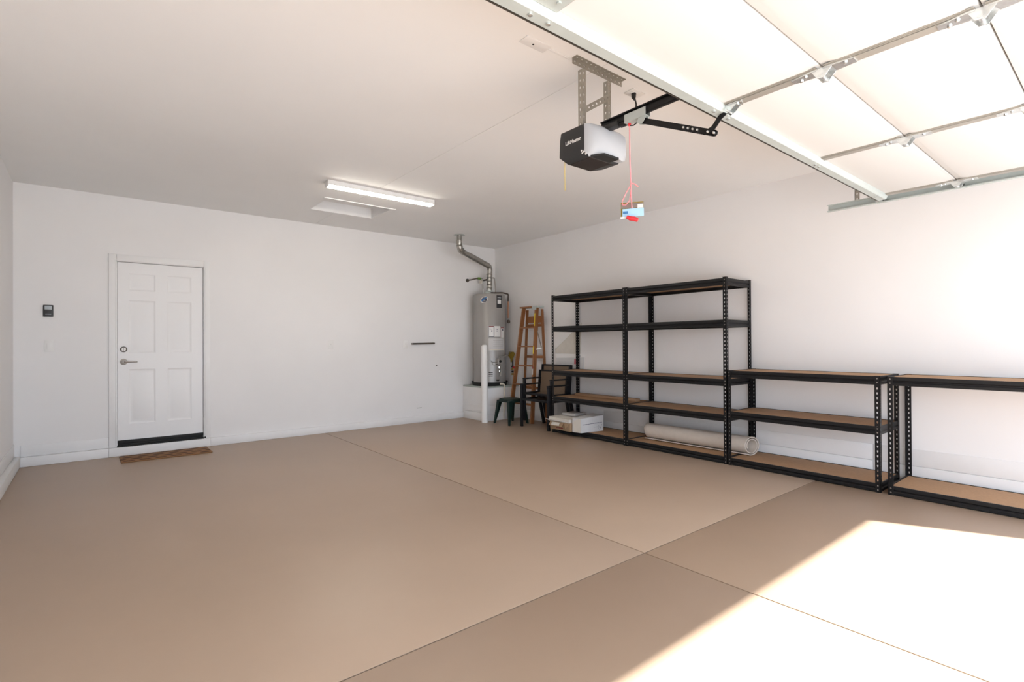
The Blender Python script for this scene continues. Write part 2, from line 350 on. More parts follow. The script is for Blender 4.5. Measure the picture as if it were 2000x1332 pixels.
# ------------------------------------------------------------------ perforated angle
def perf_strip(mb, org, ax, length, wdt, th, nrm, pitch=.0381, hw=.0055, hh=.009, start=.02, n=None):
    """flat bar along +z (or axis 'lon') with see-through holes. org = corner, ax = width direction, nrm = thickness direction"""
    lon = perf_strip.lon; org = Vector(org); A = Vector(ax); N_ = Vector(nrm); L_ = Vector(lon)
    k = int(length/pitch); pit = length/k
    hx = [( -hw*.45, -hh), (hw*.45, -hh), (hw, hh*.1), (hw*.8, hh*.85), (-hw*.8, hh*.85), (-hw, hh*.1)]
    out = [( -wdt/2, -pit/2), (wdt/2, -pit/2), (wdt/2, pit*.0), (wdt/2, pit/2), (-wdt/2, pit/2), (-wdt/2, 0)]
    for i in range(k):
        c = org+A*(wdt/2)+L_*((i+.5)*pit); vs = []
        for t_ in (0, th):
            for u, v in out+hx: vs.append(c+A*u+L_*v+N_*t_)
        fs = []
        for j in range(6):
            j2 = (j+1)%6
            fs.append((j, j2, 6+j2, 6+j)); fs.append((12+j, 12+j2, 18+j2, 18+j)); fs.append((6+j, 6+j2, 18+j2, 18+j))
            if j in (1, 2, 4, 5): fs.append((j, j2, 12+j2, 12+j))
        if i == 0: fs.append((0, 1, 13, 12))
        if i == k-1: fs.append((3, 4, 16, 15))
        mb.add(vs, fs)
perf_strip.lon = (0, 0, 1)
def perf_mesh(name, material, strips, lon=(0,0,1), **kw):
    mb = MB(); perf_strip.lon = lon
    for s_ in strips: perf_strip(mb, *s_, **kw)
    perf_strip.lon = (0, 0, 1); return mb

# ------------------------------------------------------------------ shelving units
FW, TH = .036, .0022
def post_mb(h, sx, sy):
    """post with its corner at 0,0; flanges run towards sx, sy"""
    mb = perf_mesh('post', None, [((0, 0, 0), (0, sy, 0), h, FW, TH, (sx, 0, 0)), ((0, 0, 0), (sx, 0, 0), h, FW, TH, (0, sy, 0))])
    mb.box(min(-.0015*sx, .038*sx), max(-.0015*sx, .038*sx), min(-.0015*sy, .038*sy), max(-.0015*sy, .038*sy), h, h+.003); return mb
BP = [(0,.068),(-.002,.060),(-.002,.040),(.005,.033),(.005,.028),(-.001,.021),(-.001,.002),(.002,0),(.028,0),(.028,.004),(.010,.004),(.010,.032),(.026,.032),(.026,.036),(.010,.036),(.010,.068)]
BP_TOP = BP
BP = [(a, {.032: .050, .036: .054}.get(b, b)) if a in (.010, .026) else (a, b) for a, b in BP]
beam_cache = {}
def beam_mesh(length, low=False):
    """beam along +y from 0 to length, face at x=0, inside towards +x"""
    k = (round(length, 4), low)
    if k not in beam_cache: beam_cache[k] = MB().prism(BP_TOP if low else BP, 0, length, 'xz').mesh('beam', M_black)
    return beam_cache[k]
post_cache = {}
def shelf_unit(name, x, y, W, D, Ht, levels, label, group=None):
    """W along y, D along x; origin is the front corner nearest the camera (min x, min y)"""
    t = thing(name, (x, y, 0), label, 'shelving unit', group)
    for (px, py, sx, sy) in ((0, 0, 1, 1), (0, W, 1, -1), (D, 0, -1, 1), (D, W, -1, -1)):
        k = (Ht, sx, sy)
        if k not in post_cache: post_cache[k] = post_mb(Ht, sx, sy).mesh('post', M_black)
        o = bpy.data.objects.new('post', post_cache[k]); C.objects.link(o); o.parent = t; o.location = (px, py, 0)
    e = .0045
    for z in levels:
        for (nm, loc, rz, L_) in (('front_beam', (e, e, z), 0, W-2*e), ('back_beam', (D-e, W-e, z), math.pi, W-2*e),
                                  ('side_beam', (D-e, e, z), math.pi/2, D-2*e), ('side_beam', (e, W-e, z), -math.pi/2, D-2*e)):
            low = z > 1.5
            o = bpy.data.objects.new(nm, beam_mesh(L_, low)); C.objects.link(o); o.parent = t; o.location = loc; o.rotation_euler.z = rz
        b = bpy.data.objects.new('shelf_board', board_mesh(W, D)); C.objects.link(b); b.parent = t; b.location = (0, 0, z+(.0363 if low else .0543))
    # rivets on the two front posts, two a level
    rv = MB()
    for z in levels:
        for py in (.018, W-.018):
            for dz in (.018, .050): rv.lathe([(.0055, 0), (.0045, .003), (0, .004)], (-.0001, py, z+dz), 8, 'x')
    rv.v = [(-v[0], v[1], v[2]) for v in rv.v]
    o = build('rivets', rv, M_nickel); o.parent = t; o['kind'] = 'stuff'
    return t
bd_cache = {}
def board_mesh(W, D):
    if (W, D) not in bd_cache: bd_cache[(W, D)] = MB().rbox(.017, D-.017, .017, W-.017, 0, .011, .001, 1).mesh('shelf_board', M_board)
    return bd_cache[(W, D)]
SX = 4.80; SD = .500
tall = [.003, .413, .760, 1.345, 1.755]
shelf_unit('shelving_unit', SX, 3.825, 1.235, SD, 1.83, tall, 'tall black five-level shelving unit beside the ladder, cartons on its bottom shelf', 'black rivet shelving units')
shelf_unit('shelving_unit', SX, 2.590, 1.232, SD, 1.83, tall, 'tall black five-level shelving unit with the rolled rug on its bottom shelf', 'black rivet shelving units')
shelf_unit('shelving_unit', SX, 1.330, 1.255, SD, .915, [.003, .452, .848], 'low black three-level shelving unit, empty, right of the tall units', 'black rivet shelving units')
shelf_unit('shelving_unit', SX+.004, .050, 1.232, SD-.006, .915, [.003, .848], 'low black two-level shelving unit nearest the camera, cut by the right edge', 'black rivet shelving units')

# ------------------------------------------------------------------ garage door overhead
ZD = 2.300; DX0, DX1 = -.05, 4.655; PITCH = .482; YE = 1.305
gd = thing('garage_door', (2.30, .35, ZD), 'white sectional garage door with galvanised stiles, open overhead', 'garage door')
stx = [-.05+.03, 1.15, 2.30, 3.42, 4.655-.03]
for k in range(4):
    ya, yb = YE-(k+1)*PITCH+.003, YE-k*PITCH-.003
    sec = build('section', MB().rbox(DX0, DX1, ya, yb, ZD+.002, ZD+.045, .003).prism([(ya+.012, ZD+.003), (ya+.045, ZD-.0035), (yb-.058, ZD-.0035), (yb-.022, ZD+.003)], DX0+.005, DX1-.005, 'yz'), M_panel, gd, (2.30, (ya+yb)/2, ZD))
    for i, sx in enumerate(stx):
        wd = .10 if i == 1 else (.05 if i in (0, 4) else .050)
        s_ = build('stile', MB().box(sx-wd/2+.004, sx+wd/2, ya+.010, yb-.010, ZD-.012, ZD-.003).box(sx-wd/2-.010, sx-wd/2+.004, ya+.010, yb-.010, ZD-.0065, ZD-.003).box(sx-wd/2-.004, sx-wd/2, ya+.010, yb-.010, ZD-.010, ZD-.006), M_galv2, sec, (sx, (ya+yb)/2, ZD))
# hinges over the joints
for k in (1, 2, 3):
    yj = YE-k*PITCH
    for i, sx in enumerate(stx):
        h = MB()
        h.prism([(sx-.022, yj-.115), (sx+.022, yj-.115), (sx+.030, yj-.045), (sx+.030, yj-.012), (sx-.030, yj-.012), (sx-.030, yj-.045)], ZD-.016, ZD-.0165+.006, 'xy')
        h.prism([(sx-.030, yj+.012), (sx+.030, yj+.012), (sx+.030, yj+.035), (sx+.018, yj+.115), (sx-.018, yj+.115), (sx-.030, yj+.035)], ZD-.016, ZD-.0105, 'xy')
        for q in (-.026, .026):
            h.prism([(yj-.045, ZD-.011), (yj+.035, ZD-.011), (yj+.012, ZD-.048), (yj-.014, ZD-.050)], sx+q-.002, sx+q+.002, 'yz')
        h.cyl((sx-.030, yj, ZD-.036), (sx+.030, yj, ZD-.036), .0085, 14)
        hn = build('hinge', h, M_zinc, gd, (sx, yj, ZD))
        bl = MB()
        for (bx, by) in ((-.012, -.085), (.012, .085), (-.010, .060)):
            bl.lathe([(.007, 0), (.007, -.005), (0, -.007)], (sx+bx, yj+by, ZD-.016), 8)
        build('bolts', bl, M_zinc, hn)['kind'] = 'stuff'
# top strut
st = MB().prism([(1.228, ZD-.004), (1.228, ZD-.010), (1.236, ZD-.030), (1.244, ZD-.036), (1.288, ZD-.037), (1.292, ZD-.030), (1.292, ZD+.002), (1.289, ZD+.002), (1.289, ZD-.028), (1.286, ZD-.034), (1.246, ZD-.033), (1.239, ZD-.028), (1.231, ZD-.004)], DX0, DX1, 'yz')
build('strut', st, M_galv, gd)
build('strut_lip', MB().box(DX0, DX1, 1.2925, 1.298, ZD-.037, ZD-.031), M_dark, gd)
build('strut_plate', MB().box(1.06, 1.195, 1.130, 1.227, ZD-.0155, ZD-.0125).cyl((1.165, 1.185, ZD-.0205), (1.165, 1.185, ZD-.0155), .008, 8).cyl((1.10, 1.19, ZD-.0205), (1.10, 1.19, ZD-.0155), .008, 8), M_galv, gd)
sc_ = MB()
for sx in (1.11, 1.19, 2.37, 2.24, 3.40, 3.45, 4.5):
    sc_.lathe([(.008, 0), (.008, -.005), (0, -.008)], (sx, 1.262, ZD-.0370), 8)
build('strut_bolts', sc_, M_zinc, gd)['kind'] = 'stuff'
# operator bracket on the centre stile
ob_ = MB().box(2.276, 2.324, 1.165, 1.250, ZD-.0155, ZD-.0125)
for q in (2.280, 2.317): ob_.prism([(1.17, ZD-.015), (1.247, ZD-.015), (1.243, ZD-.034), (1.222, ZD-.050), (1.200, ZD-.040)], q, q+.003, 'yz')
ob_.cyl((2.272, 1.222, ZD-.036), (2.328, 1.222, ZD-.036), .005, 10).lathe([(.008, 0), (.008, -.006), (0, -.008)], (2.30, 1.180, ZD-.0155), 8).lathe([(.008, 0), (.008, -.006), (0, -.008)], (2.290, 1.160, ZD-.013), 8)
build('operator_bracket', ob_, M_zinc, gd)

# rollers with carriers on both sides
def roller(x, y, s):
    r = MB().cyl((x-.07*s, y, ZD-.010), (x+.012*s, y, ZD-.010), .0055, 10)
    rr = build('roller', r, M_zinc, gd, (x, y, ZD-.01))
    build('wheel', MB().lathe([(0, -.008), (.014, -.008), (.0215, -.006), (.0215, .006), (.014, .008), (0, .008)], (x+.013*s, y, ZD-.010), 20, 'x'), M_rubber, rr)
    build('carrier', MB().box(min(x-.09*s, x-.02*s), max(x-.09*s, x-.02*s), y-.022, y+.022, ZD-.022, ZD-.0165).box(x-.025*s-.002, x-.025*s+.002, y-.022, y+.022, ZD-.034, ZD+.006), M_zinc, rr)
for s_, xx in ((1, 4.722), (-1, -.117)):
    for yy in (1.295, .823, .341, -.141, -.6): roller(xx, yy, s_)
# tracks
def track(x, s, label):
    t = thing('door_track', (x, .4, ZD-.01), label, 'track', 'garage door tracks')
    za, zb = ZD-.038, ZD+.018
    p = [(x-.006*s, za), (x+.026*s, za), (x+.026*s, zb), (x-.006*s, zb), (x-.006*s, zb-.003), (x+.0235*s, zb-.003), (x+.0235*s, za+.003), (x-.006*s, za+.003)]
    build('rail', MB().prism(p, YF+.18, 1.665, 'xz').box(min(x-.006*s, x-.003*s), max(x-.006*s, x-.003*s), YF+.18, 1.665, za+.003, za+.008).box(min(x-.006*s, x-.003*s), max(x-.006*s, x-.003*s), YF+.18, 1.665, zb-.008, zb-.003), M_galv, t)
    # curved part; upright left off, its shadow would cross the sun patch
    arc = MB(); n = 10; pts = []
    for i in range(n+1):
        a = math.pi/2*i/n; pts.append((YF+.18-.14*math.sin(a), (za+zb)/2-.14+.14*math.cos(a)))
    for i in range(len(pts)-1):
        (y_a, z_a), (y_b, z_b) = pts[i], pts[i+1]
        arc.obox((x+.01*s, y_a, z_a), (x+.01*s, y_b, z_b), .030, .050, (0, 1, 0) if abs(z_b-z_a) > abs(y_b-y_a) else (0, 0, 1))
    build('curved_rail', arc, M_galv, t)
    hb = perf_mesh('hanger', None, [((x+.0275*s, 1.475, ZD-.03), (0, -1, 0), H-.001-(ZD-.03), .034, .003, (s, 0, 0)), ((x+.0275*s, 1.475, ZD-.03), (s, 0, 0), H-.001-(ZD-.03), .034, .003, (0, -1, 0))])
    build('hanger', hb, M_angle, t); return t
track(4.722, 1, 'galvanised door track at the door end near the wall with the shelving')
track(-.117, -1, 'galvanised door track at the far door end, away from the shelving')

# ------------------------------------------------------------------ opener
op = thing('garage_door_opener', (2.30, 2.05, H), 'charcoal and white ceiling-hung garage door opener with rail and arm', 'door opener')
# hanging frame: perforated angles
pf = perf_mesh('a', None, [((2.10, 2.03, H-.001), (0, -1, 0), .43, .034, .003, (0, 0, -1)), ((2.10, 2.03, H-.001), (0, 0, -1), .43, .034, .003, (0, 1, 0))], lon=(1, 0, 0))
build('ceiling_angle', pf, M_angle, op)
for xx in (2.175, 2.395):
    build('hanger', perf_mesh('a', None, [((xx, 2.03, 2.425), (1, 0, 0), H-.04-2.425, .030, .003, (0, -1, 0)), ((xx, 2.030, 2.425), (0, 1, 0), H-.04-2.425, .030, .003, (1, 0, 0))]), M_angle, op)
br = MB(); d_ = Vector((2.415-2.19, 0, 2.66-2.515)); L_ = d_.length; d_.normalize()
perf_strip.lon = tuple(d_); perf_strip(br, (2.19, 2.0265, 2.505), (d_.z*-1, 0, d_.x), L_, .034, .003, (0, -1, 0), hw=.006); perf_strip.lon = (0, 0, 1)
build('brace', br, M_angle, op)
hx_a, hx_b = 2.150, 2.475
# body: dark end housing
body = [(hx_a, 1.995, 2.425), (hx_a, 2.175, 2.425), (hx_b, 2.175, 2.425), (hx_b, 1.995, 2.425),
        (hx_a, 1.995, 2.285), (hx_a, 2.190, 2.285), (hx_b, 1.995, 2.285), (hx_b, 2.190, 2.285),
        (hx_a+.012, 1.972, 2.236), (hx_a+.015, 2.135, 2.236), (hx_b-.12, 2.135, 2.236), (hx_b-.12, 1.972, 2.236), (hx_b-.05, 2.10, 2.25), (hx_b-.05, 1.98, 2.25),
        (hx_a+.01, 2.195, 2.39), (hx_a+.01, 2.2, 2.30)]
hd = build('housing', MB().hull(body), M_head, op, (2.3, 2.1, 2.33))
build('underside_cover', MB().hull([(hx_a+.022, 1.962, 2.2365), (hx_a+.022, 2.128, 2.2365), (hx_b-.125, 2.128, 2.2365), (hx_b-.125, 1.962, 2.2365), (hx_a+.026, 1.966, 2.2325), (hx_a+.026, 2.124, 2.2325), (hx_b-.129, 2.124, 2.2325), (hx_b-.129, 1.966, 2.2325)]), M_head2, op)
lens_pts = []
for (xx, dy) in ((hx_a+.001, 0), (hx_a+.006, .022), (hx_a+.03, .052), (hx_a+.10, .078), (hx_b-.06, .078), (hx_b-.01, .045), (hx_b, 0)):
    lens_pts += [(xx, 1.994-dy*.5, 2.427), (xx, 1.994-dy, 2.39), (xx, 1.994-dy, 2.31), (xx, 1.994-dy*.85, 2.275)]
lens_pts += [(hx_a+.013, 1.9735, 2.238), (hx_a+.04, 1.950, 2.242), (hx_a+.10, 1.935, 2.246), (hx_b-.09, 1.925, 2.252), (hx_b-.03, 1.955, 2.262), (hx_b-.05, 1.994, 2.262), (hx_a+.02, 1.994, 2.244)]
ln = build('light_lens', MB().hull(lens_pts), M_lens, op, (2.3, 1.95, 2.34))
build('light_recess', MB().hull([(x, y, z+k) for (x, y, z) in ((2.170, 1.962, 2.2335), (2.215, 1.900, 2.236), (2.345, 1.905, 2.240), (2.325, 1.962, 2.2335)) for k in (0, .012)]), M_rubber, op)
text('lettering', 'LiftMaster', .030, M_white, hd, (hx_a-.0008, 2.078, 2.352), (0, -1, 0), (0, 0, 1))
ic = MB()
for (yy, zz, r_) in ((2.017, 2.280, .006), (2.007, 2.270, .006), (2.022, 2.266, .005), (2.003, 2.256, .006)): ic.lathe([(0, -.0015), (r_, -.0015), (r_, .0015), (0, .0015)], (hx_a+.001+(2.285-zz)*.16, yy-(2.285-zz)*.6, zz), 8, 'x')
build('icon', ic, M_white, hd)
# rail
build('rail', MB().rbox(2.285, 2.315, YF+.02, 1.985, 2.420, 2.456, .003).rbox(2.276, 2.324, YF+.02, 1.985, 2.456, 2.463, .002), M_black, op, (2.3, .5, 2.46))
build('rail_clamp', MB().rbox(2.276, 2.324, 1.86, 1.99, 2.408, 2.434, .004).cyl((2.29, 1.93, 2.39), (2.29, 1.93, 2.412), .008, 8), M_head, op)
build('belt_rod', MB().cyl((2.296, 1.83, 2.424), (2.296, 1.985, 2.421), .0045, 8), M_hose, op)
build('header_bracket', MB().rbox(2.25, 2.35, YF, YF+.03, 2.40, 2.52, .004), M_zinc, op)
tr = build('trolley', MB().prism([(2.282, 2.446), (2.278, 2.446), (2.278, 2.400), (2.322, 2.400), (2.322, 2.446), (2.318, 2.446), (2.318, 2.404), (2.282, 2.404)], 1.672, 1.812, 'xz')
      .prism([(1.672, 2.402), (1.725, 2.402), (1.735, 2.378), (1.705, 2.366), (1.690, 2.375)], 2.286, 2.289, 'yz').prism([(1.672, 2.402), (1.725, 2.402), (1.735, 2.378), (1.705, 2.366), (1.690, 2.375)], 2.311, 2.314, 'yz'), M_galv, op, (2.3, 1.76, 2.44))
build('release_lever', MB().tube([(2.300, 1.80, 2.402), (2.300, 1.795, 2.388), (2.300, 1.765, 2.380), (2.300, 1.74, 2.388), (2.300, 1.735, 2.402)], .0035, 8).rbox(2.285, 2.315, 1.813, 1.86, 2.398, 2.418, .004), M_black, tr)
def flatbar(pts, wd, x, th=.005):
    """flat bar in the plane x=const following the points (y,z)"""
    n = len(pts); L1, R1 = [], []
    for i in range(n):
        a = Vector(pts[max(i-1, 0)]); b = Vector(pts[min(i+1, n-1)]); t_ = (b-a).normalized(); nn = Vector((-t_.y, t_.x))*wd/2; p = Vector(pts[i]); L1.append(p+nn); R1.append(p-nn)
    mb = MB()
    for i in range(n-1): mb.add([(x, *L1[i]), (x, *L1[i+1]), (x, *R1[i+1]), (x, *R1[i]), (x+th, *L1[i]), (x+th, *L1[i+1]), (x+th, *R1[i+1]), (x+th, *R1[i])], [(0,3,2,1), (4,5,6,7), (0,1,5,4), (1,2,6,5), (2,3,7,6), (3,0,4,7)])
    return mb
def on_arm(u): return (1.712+(1.292-1.712)*u, 2.388+(2.185-2.388)*u)
ar = flatbar([on_arm(0), on_arm(1)], .030, 2.297); y_, z_ = on_arm(1)
ar.lathe([(0, -.0025), (.015, -.0025), (.015, .0025), (0, .0025)], (2.2995, y_, z_), 16, 'x')
build('straight_arm', ar, M_black, op)
build('curved_arm', flatbar([on_arm(.60), on_arm(.84), (1.340, 2.202), (1.316, 2.203), (1.298, 2.209), (1.285, 2.221), (1.262, 2.247), (1.228, 2.268)], .024, 2.2905), M_black, op)
hb_ = MB()
for u in (.62, .68, .74, .80, .93, 1.0):
    yy, zz = on_arm(u); hb_.lathe([(0, -.004), (.005, -.004), (.0065, 0), (.0065, .012), (0, .012)], (2.2895-.002, yy, zz), 10, 'x')
build('arm_bolts', hb_, M_zinc, op)['kind'] = 'stuff'
# power cord
build('power_cord', MB().tube([(2.700, 2.070, 2.772), (2.690, 2.05, 2.735), (2.62, 1.99, 2.67), (2.50, 1.90, 2.58), (2.36, 1.83, 2.49), (2.30, 1.80, 2.463)], .005, 8).tube([(2.700, 2.070, 2.79), (2.700, 2.070, 2.765), (2.695, 2.06, 2.745)], [.016, .014, .006], 12), M_rubber, op)
build('pull_string', MB().tube([(2.19, 2.185, 2.29), (2.188, 2.185, 2.22), (2.189, 2.185, 2.10)], .0015, 6), M_yellow, op)
t = thing('ceiling_outlet', (2.695, 2.075, H), 'white ceiling outlet with the black opener cord plugged in', 'outlet')
build('cover_plate', MB().rbox(2.655, 2.775, 2.035, 2.115, H-.007, H, .003), M_white, t)
build('socket', MB().rbox(2.675, 2.725, 2.058, 2.092, H-.011, H-.005, .002), M_white, t)
t = thing('ceiling_cover', (1.86, 2.065, H), 'white blank cover plate with a small hole and cable strip on the ceiling', 'cover plate')
build('cover_plate', MB().rbox(1.765, 1.935, 2.03, 2.10, H-.006, H, .002), M_trim, t)
build('hole', MB().cyl((1.838, 2.068, H-.0075), (1.838, 2.068, H-.005), .006, 12), M_rubber, t)
build('cable_strip', MB().rbox(1.935, 2.098, 2.044, 2.060, H-.006, H, .002), M_trim, t)
# release rope, handle and hanging card
t = thing('release_cord', (2.30, 1.79, 2.38), 'pink emergency release cord knotted above the hanging card box', 'cord')
build('cord', MB().tube([(2.30, 1.793, 2.392), (2.30, 1.792, 2.20), (2.301, 1.786, 2.06), (2.300, 1.784, 1.98), (2.300, 1.780, 1.93)], .0032, 8)
      .tube([(2.301, 1.786, 2.06), (2.292, 1.812, 2.02), (2.285, 1.835, 1.975), (2.286, 1.832, 1.955), (2.292, 1.815, 1.953), (2.299, 1.795, 1.975), (2.300, 1.786, 2.03)], .0030, 8)
      .tube([(2.301, 1.786, 2.068), (2.312, 1.770, 2.062), (2.322, 1.755, 2.045)], .0035, 8), M_pink, t)
build('knot', MB().lathe([(0, -.010), (.009, -.005), (.009, .005), (0, .010)], (2.30, 1.793, 2.392), 10), M_red, t)
build('handle', MB().tube([(2.282, 1.80, 1.882), (2.290, 1.783, 1.872), (2.300, 1.765, 1.868), (2.310, 1.748, 1.858)], [.010, .013, .013, .010], 12), M_red, t)
t = thing('hanging_card_box', (2.31, 1.78, 1.94), 'small light blue and silver card box hanging on the pink cord', 'card box')
a_, b_, c_ = Vector((2.278, 1.838, 0)), Vector((2.345, 1.735, 0)), Vector((0.030, 0.025, 0))
def card(pa, pb, z0_, z1_, th, tilt=0):
    n_ = (pb-pa).cross(Vector((0,0,1))).normalized()
    return MB().hull([p+Vector((0,0,z))+n_*(th*k+tilt*(z-z0_)) for p in (pa, pb) for z in (z0_, z1_) for k in (0, 1)])
build('front_card', card(a_+Vector((.004,-.006,0)), b_, 1.885, 1.932, .002, -.15), M_ltblue, t)
build('back_card', card(a_+c_, b_+c_, 1.895, 1.975, .002), M_amber, t)
build('window_card', card(a_, b_+Vector((-.004,.004,0)), 1.934, 1.964, .002, -.6), M_hose, t)
build('label', card(a_+(b_-a_)*.72+Vector((-.004,-.004,0)), a_+(b_-a_)*.96+Vector((-.004,-.004,0)), 1.93, 1.952, .001, -.3), M_white, t)
build('bottom_card', card(a_+Vector((-.005,0,0)), a_+(b_-a_)*.34, 1.877, 1.887, .001), M_white, t)
build('icon', card(a_+(b_-a_)*.09+Vector((-.003,-.003,0)), a_+(b_-a_)*.30+Vector((-.003,-.003,0)), 1.903, 1.917, .001, -.15), M_blue, t)

# ------------------------------------------------------------------ water heater corner
PX0, PY0, PZ = 4.665, 6.385, .525
t = thing('heater_platform', (4.98, 6.69, 0), 'white boxed platform under the water heater in the corner', 'platform')
build('box', MB().rbox(PX0, XR-.0, PY0, YB, 0, PZ-.022, .003), M_trim, t)
build('top', MB().rbox(PX0-.004, XR, PY0-.006, YB, PZ-.022, PZ, .003), M_plat, t)
build('skirting', MB().rbox(PX0-.018, PX0, PY0-.018, YB-.032, 0, .12, .003).rbox(PX0-.018, XR, PY0-.018, PY0, 0, .12, .003), M_trim, t)
build('skirting_board', MB().rbox(PX0-.008, PX0, PY0-.008, YB-.012, .123, .225, .003).rbox(PX0-.008, XR, PY0-.008, PY0, .123, .225, .003), M_trim, t)
HC = Vector((4.978, 6.700)); HR = .258
wh = thing('water_heater', (HC.x, HC.y, PZ), 'grey tank water heater with flue duct on the corner platform', 'water heater')
build('drain_pan', MB().lathe([(0, PZ), (.272, PZ), (.292, PZ+.055), (.297, PZ+.058), (.290, PZ+.058), (.268, PZ+.006), (0, PZ+.006)], (HC.x, HC.y, 0), 48), M_rubber, wh)
zt = 1.975
build('tank', MB().lathe([(0, PZ+.02), (HR-.012, PZ+.02), (HR-.012, PZ+.045), (HR, PZ+.05), (HR, zt-.012), (HR-.006, zt), (HR-.03, zt+.004), (.08, zt+.014), (0, zt+.014)], (HC.x, HC.y, 0), 64), M_tank, wh)
def patch(name, th0, th1, z0_, z1_, M, dr=.0012, parent=wh, n=8):
    mb = MB(); R_ = HR+dr; vs = []; fs = []
    for i in range(n+1):
        a = math.radians(th0+(th1-th0)*i/n)
        for z in (z0_, z1_):
            vs.append((HC.x+R_*math.cos(a), HC.y+R_*math.sin(a), z))
    for i in range(n): fs.append((2*i, 2*i+2, 2*i+3, 2*i+1))
    mb.add(vs, fs); return build(name, mb, M, parent)
# angles: towards the camera is about -127 deg
def th(px): return -126.5+math.degrees(math.asin(max(-.98, min(.98, (px-956)/32.3))))
def zz(py): return 1.19+(673.5-py)*8.03/1009
b = patch('brand_badge', th(970), th(981), zz(603), zz(578), M_head)
patch('badge_print', th(972), th(979), zz(595), zz(587), M_white, .0020, b)
patch('badge_print', th(972), th(979), zz(583.5), zz(582), M_screen, .0020, b)
# tilted oval sticker
def oval(name, pxc, pyc, rx, rz, rot, M, dr, parent):
    mb = MB(); vs = []; n = 24
    for i in range(n):
        a = 2*math.pi*i/n; u, v = rx*math.cos(a), rz*math.sin(a); uu = u*math.cos(rot)-v*math.sin(rot); vv = u*math.sin(rot)+v*math.cos(rot)
        ta = math.radians(th(pxc))+uu/HR; vs.append((HC.x+(HR+dr)*math.cos(ta), HC.y+(HR+dr)*math.sin(ta), zz(pyc)+vv))
    mb.add(vs, [tuple(range(n))]); return build(name, mb, M, parent)
s_ = oval('round_sticker', 945.5, 587, .066, .045, .5, M_white, .0012, wh)
oval('sticker_print', 945.5, 587.5, .045, .036, .0, M_ink, .0018, s_)
oval('sticker_band', 945.5, 586, .056, .014, .65, M_blue, .0026, s_)
a = patch('warning_label', th(954), th(965), zz(660), zz(639), M_white)
for (p0, p1, q0, q1) in ((954.4, 964.6, 641, 639.2), (954.4, 955, 660, 639.4), (964, 964.6, 660, 639.4), (954.4, 964.6, 660, 659.2)): patch('label_border', th(p0), th(p1), zz(q0), zz(q1), M_redink if q0 == 641 else M_ink, .0020, a)
patch('label_print', th(956), th(961), zz(645.5), zz(644.5), M_ink, .0020, a); patch('label_print', th(959.5), th(961.5), zz(650), zz(647.5), M_ink, .0020, a)
a = patch('instruction_label', th(965.6), th(977), zz(660), zz(639), M_white)
patch('label_print', th(970), th(972), zz(646), zz(644.5), M_ink, .0020, a); patch('label_print', th(969.5), th(972), zz(649.5), zz(648), M_ink, .0020, a)
a = patch('warning_label', th(977.6), th(984.8), zz(662), zz(641), M_white)
for (p0, p1, q0, q1) in ((978, 984.6, 643, 641.2), (978, 978.6, 662, 641.2)): patch('label_border', th(p0), th(p1), zz(q0), zz(q1), M_redink, .0020, a)
patch('label_print', th(981), th(983), zz(648), zz(645), M_ink, .0020, a)
a = patch('rating_label', th(954), th(985), zz(687), zz(663.5), M_wcard, .0010)
for q in (668, 671, 675, 679): patch('label_print', th(963), th(982), zz(q), zz(q-.5), M_hose, .0016, a)
patch('label_stripe', th(956), th(984), zz(686.5), zz(684.5), M_pvc, .0016, a)
for q in (730, 733.5, 737): patch('vent_slot', th(954), th(962), zz(q+1.2), zz(q-.4), M_rubber, .0012)
def onT(px, z, dr=0.0):
    a = math.radians(th(px)); return Vector((HC.x+(HR+dr)*math.cos(a), HC.y+(HR+dr)*math.sin(a), z))
# gas control valve
p = onT(972, zz(709), .035)
gv = build('gas_valve', MB().rbox(p.x-.035, p.x+.035, p.y-.03, p.y+.05, p.z-.045, p.z+.045, .008), M_hose, wh, p)
build('dial', MB().lathe([(0, 0), (.020, 0), (.018, .018), (0, .018)], (p.x, p.y-.03, p.z+.005), 18, 'y'), M_rubber, gv)
build('burner_tube', MB().tube([p+Vector((-.03, -.02, .0)), onT(962, zz(711), .03), onT(959, zz(707), .02), onT(963, zz(716), .03), p+Vector((0, -.02, -.05)), onT(975, zz(735), .02)], .004, 8)
      .tube([p+Vector((.01, -.01, -.04)), onT(976, zz(724), .03), onT(976, zz(738), .02)], .010, 10), M_hose, gv)
q = onT(972, zz(720), .035); build('union', MB().cyl(q+Vector((0,0,-.02)), q+Vector((0,0,.015)), .016, 8).cyl(q+Vector((.01,0,-.075)), q+Vector((.01,0,-.05)), .014, 8), M_zinc, gv)
build('drain_valve', MB().cyl(onT(970, .615), onT(970, .615, .05), .012, 10).lathe([(0, 0), (.022, 0), (.022, .012), (0, .012)], tuple(onT(970, .615, .05)), 14), M_rubber, wh)
# gas flex line to the shut off on the right-hand wall
build('gas_connector', MB().tube([p+Vector((.0, 0, .045)), p+Vector((-.005, -.02, .075)), p+Vector((.06, -.05, .080)), p+Vector((.16, -.03, .10)), Vector((5.20, 6.47, 1.035)), Vector((5.262, 6.50, 1.04))], .007, 8), M_hose, wh)
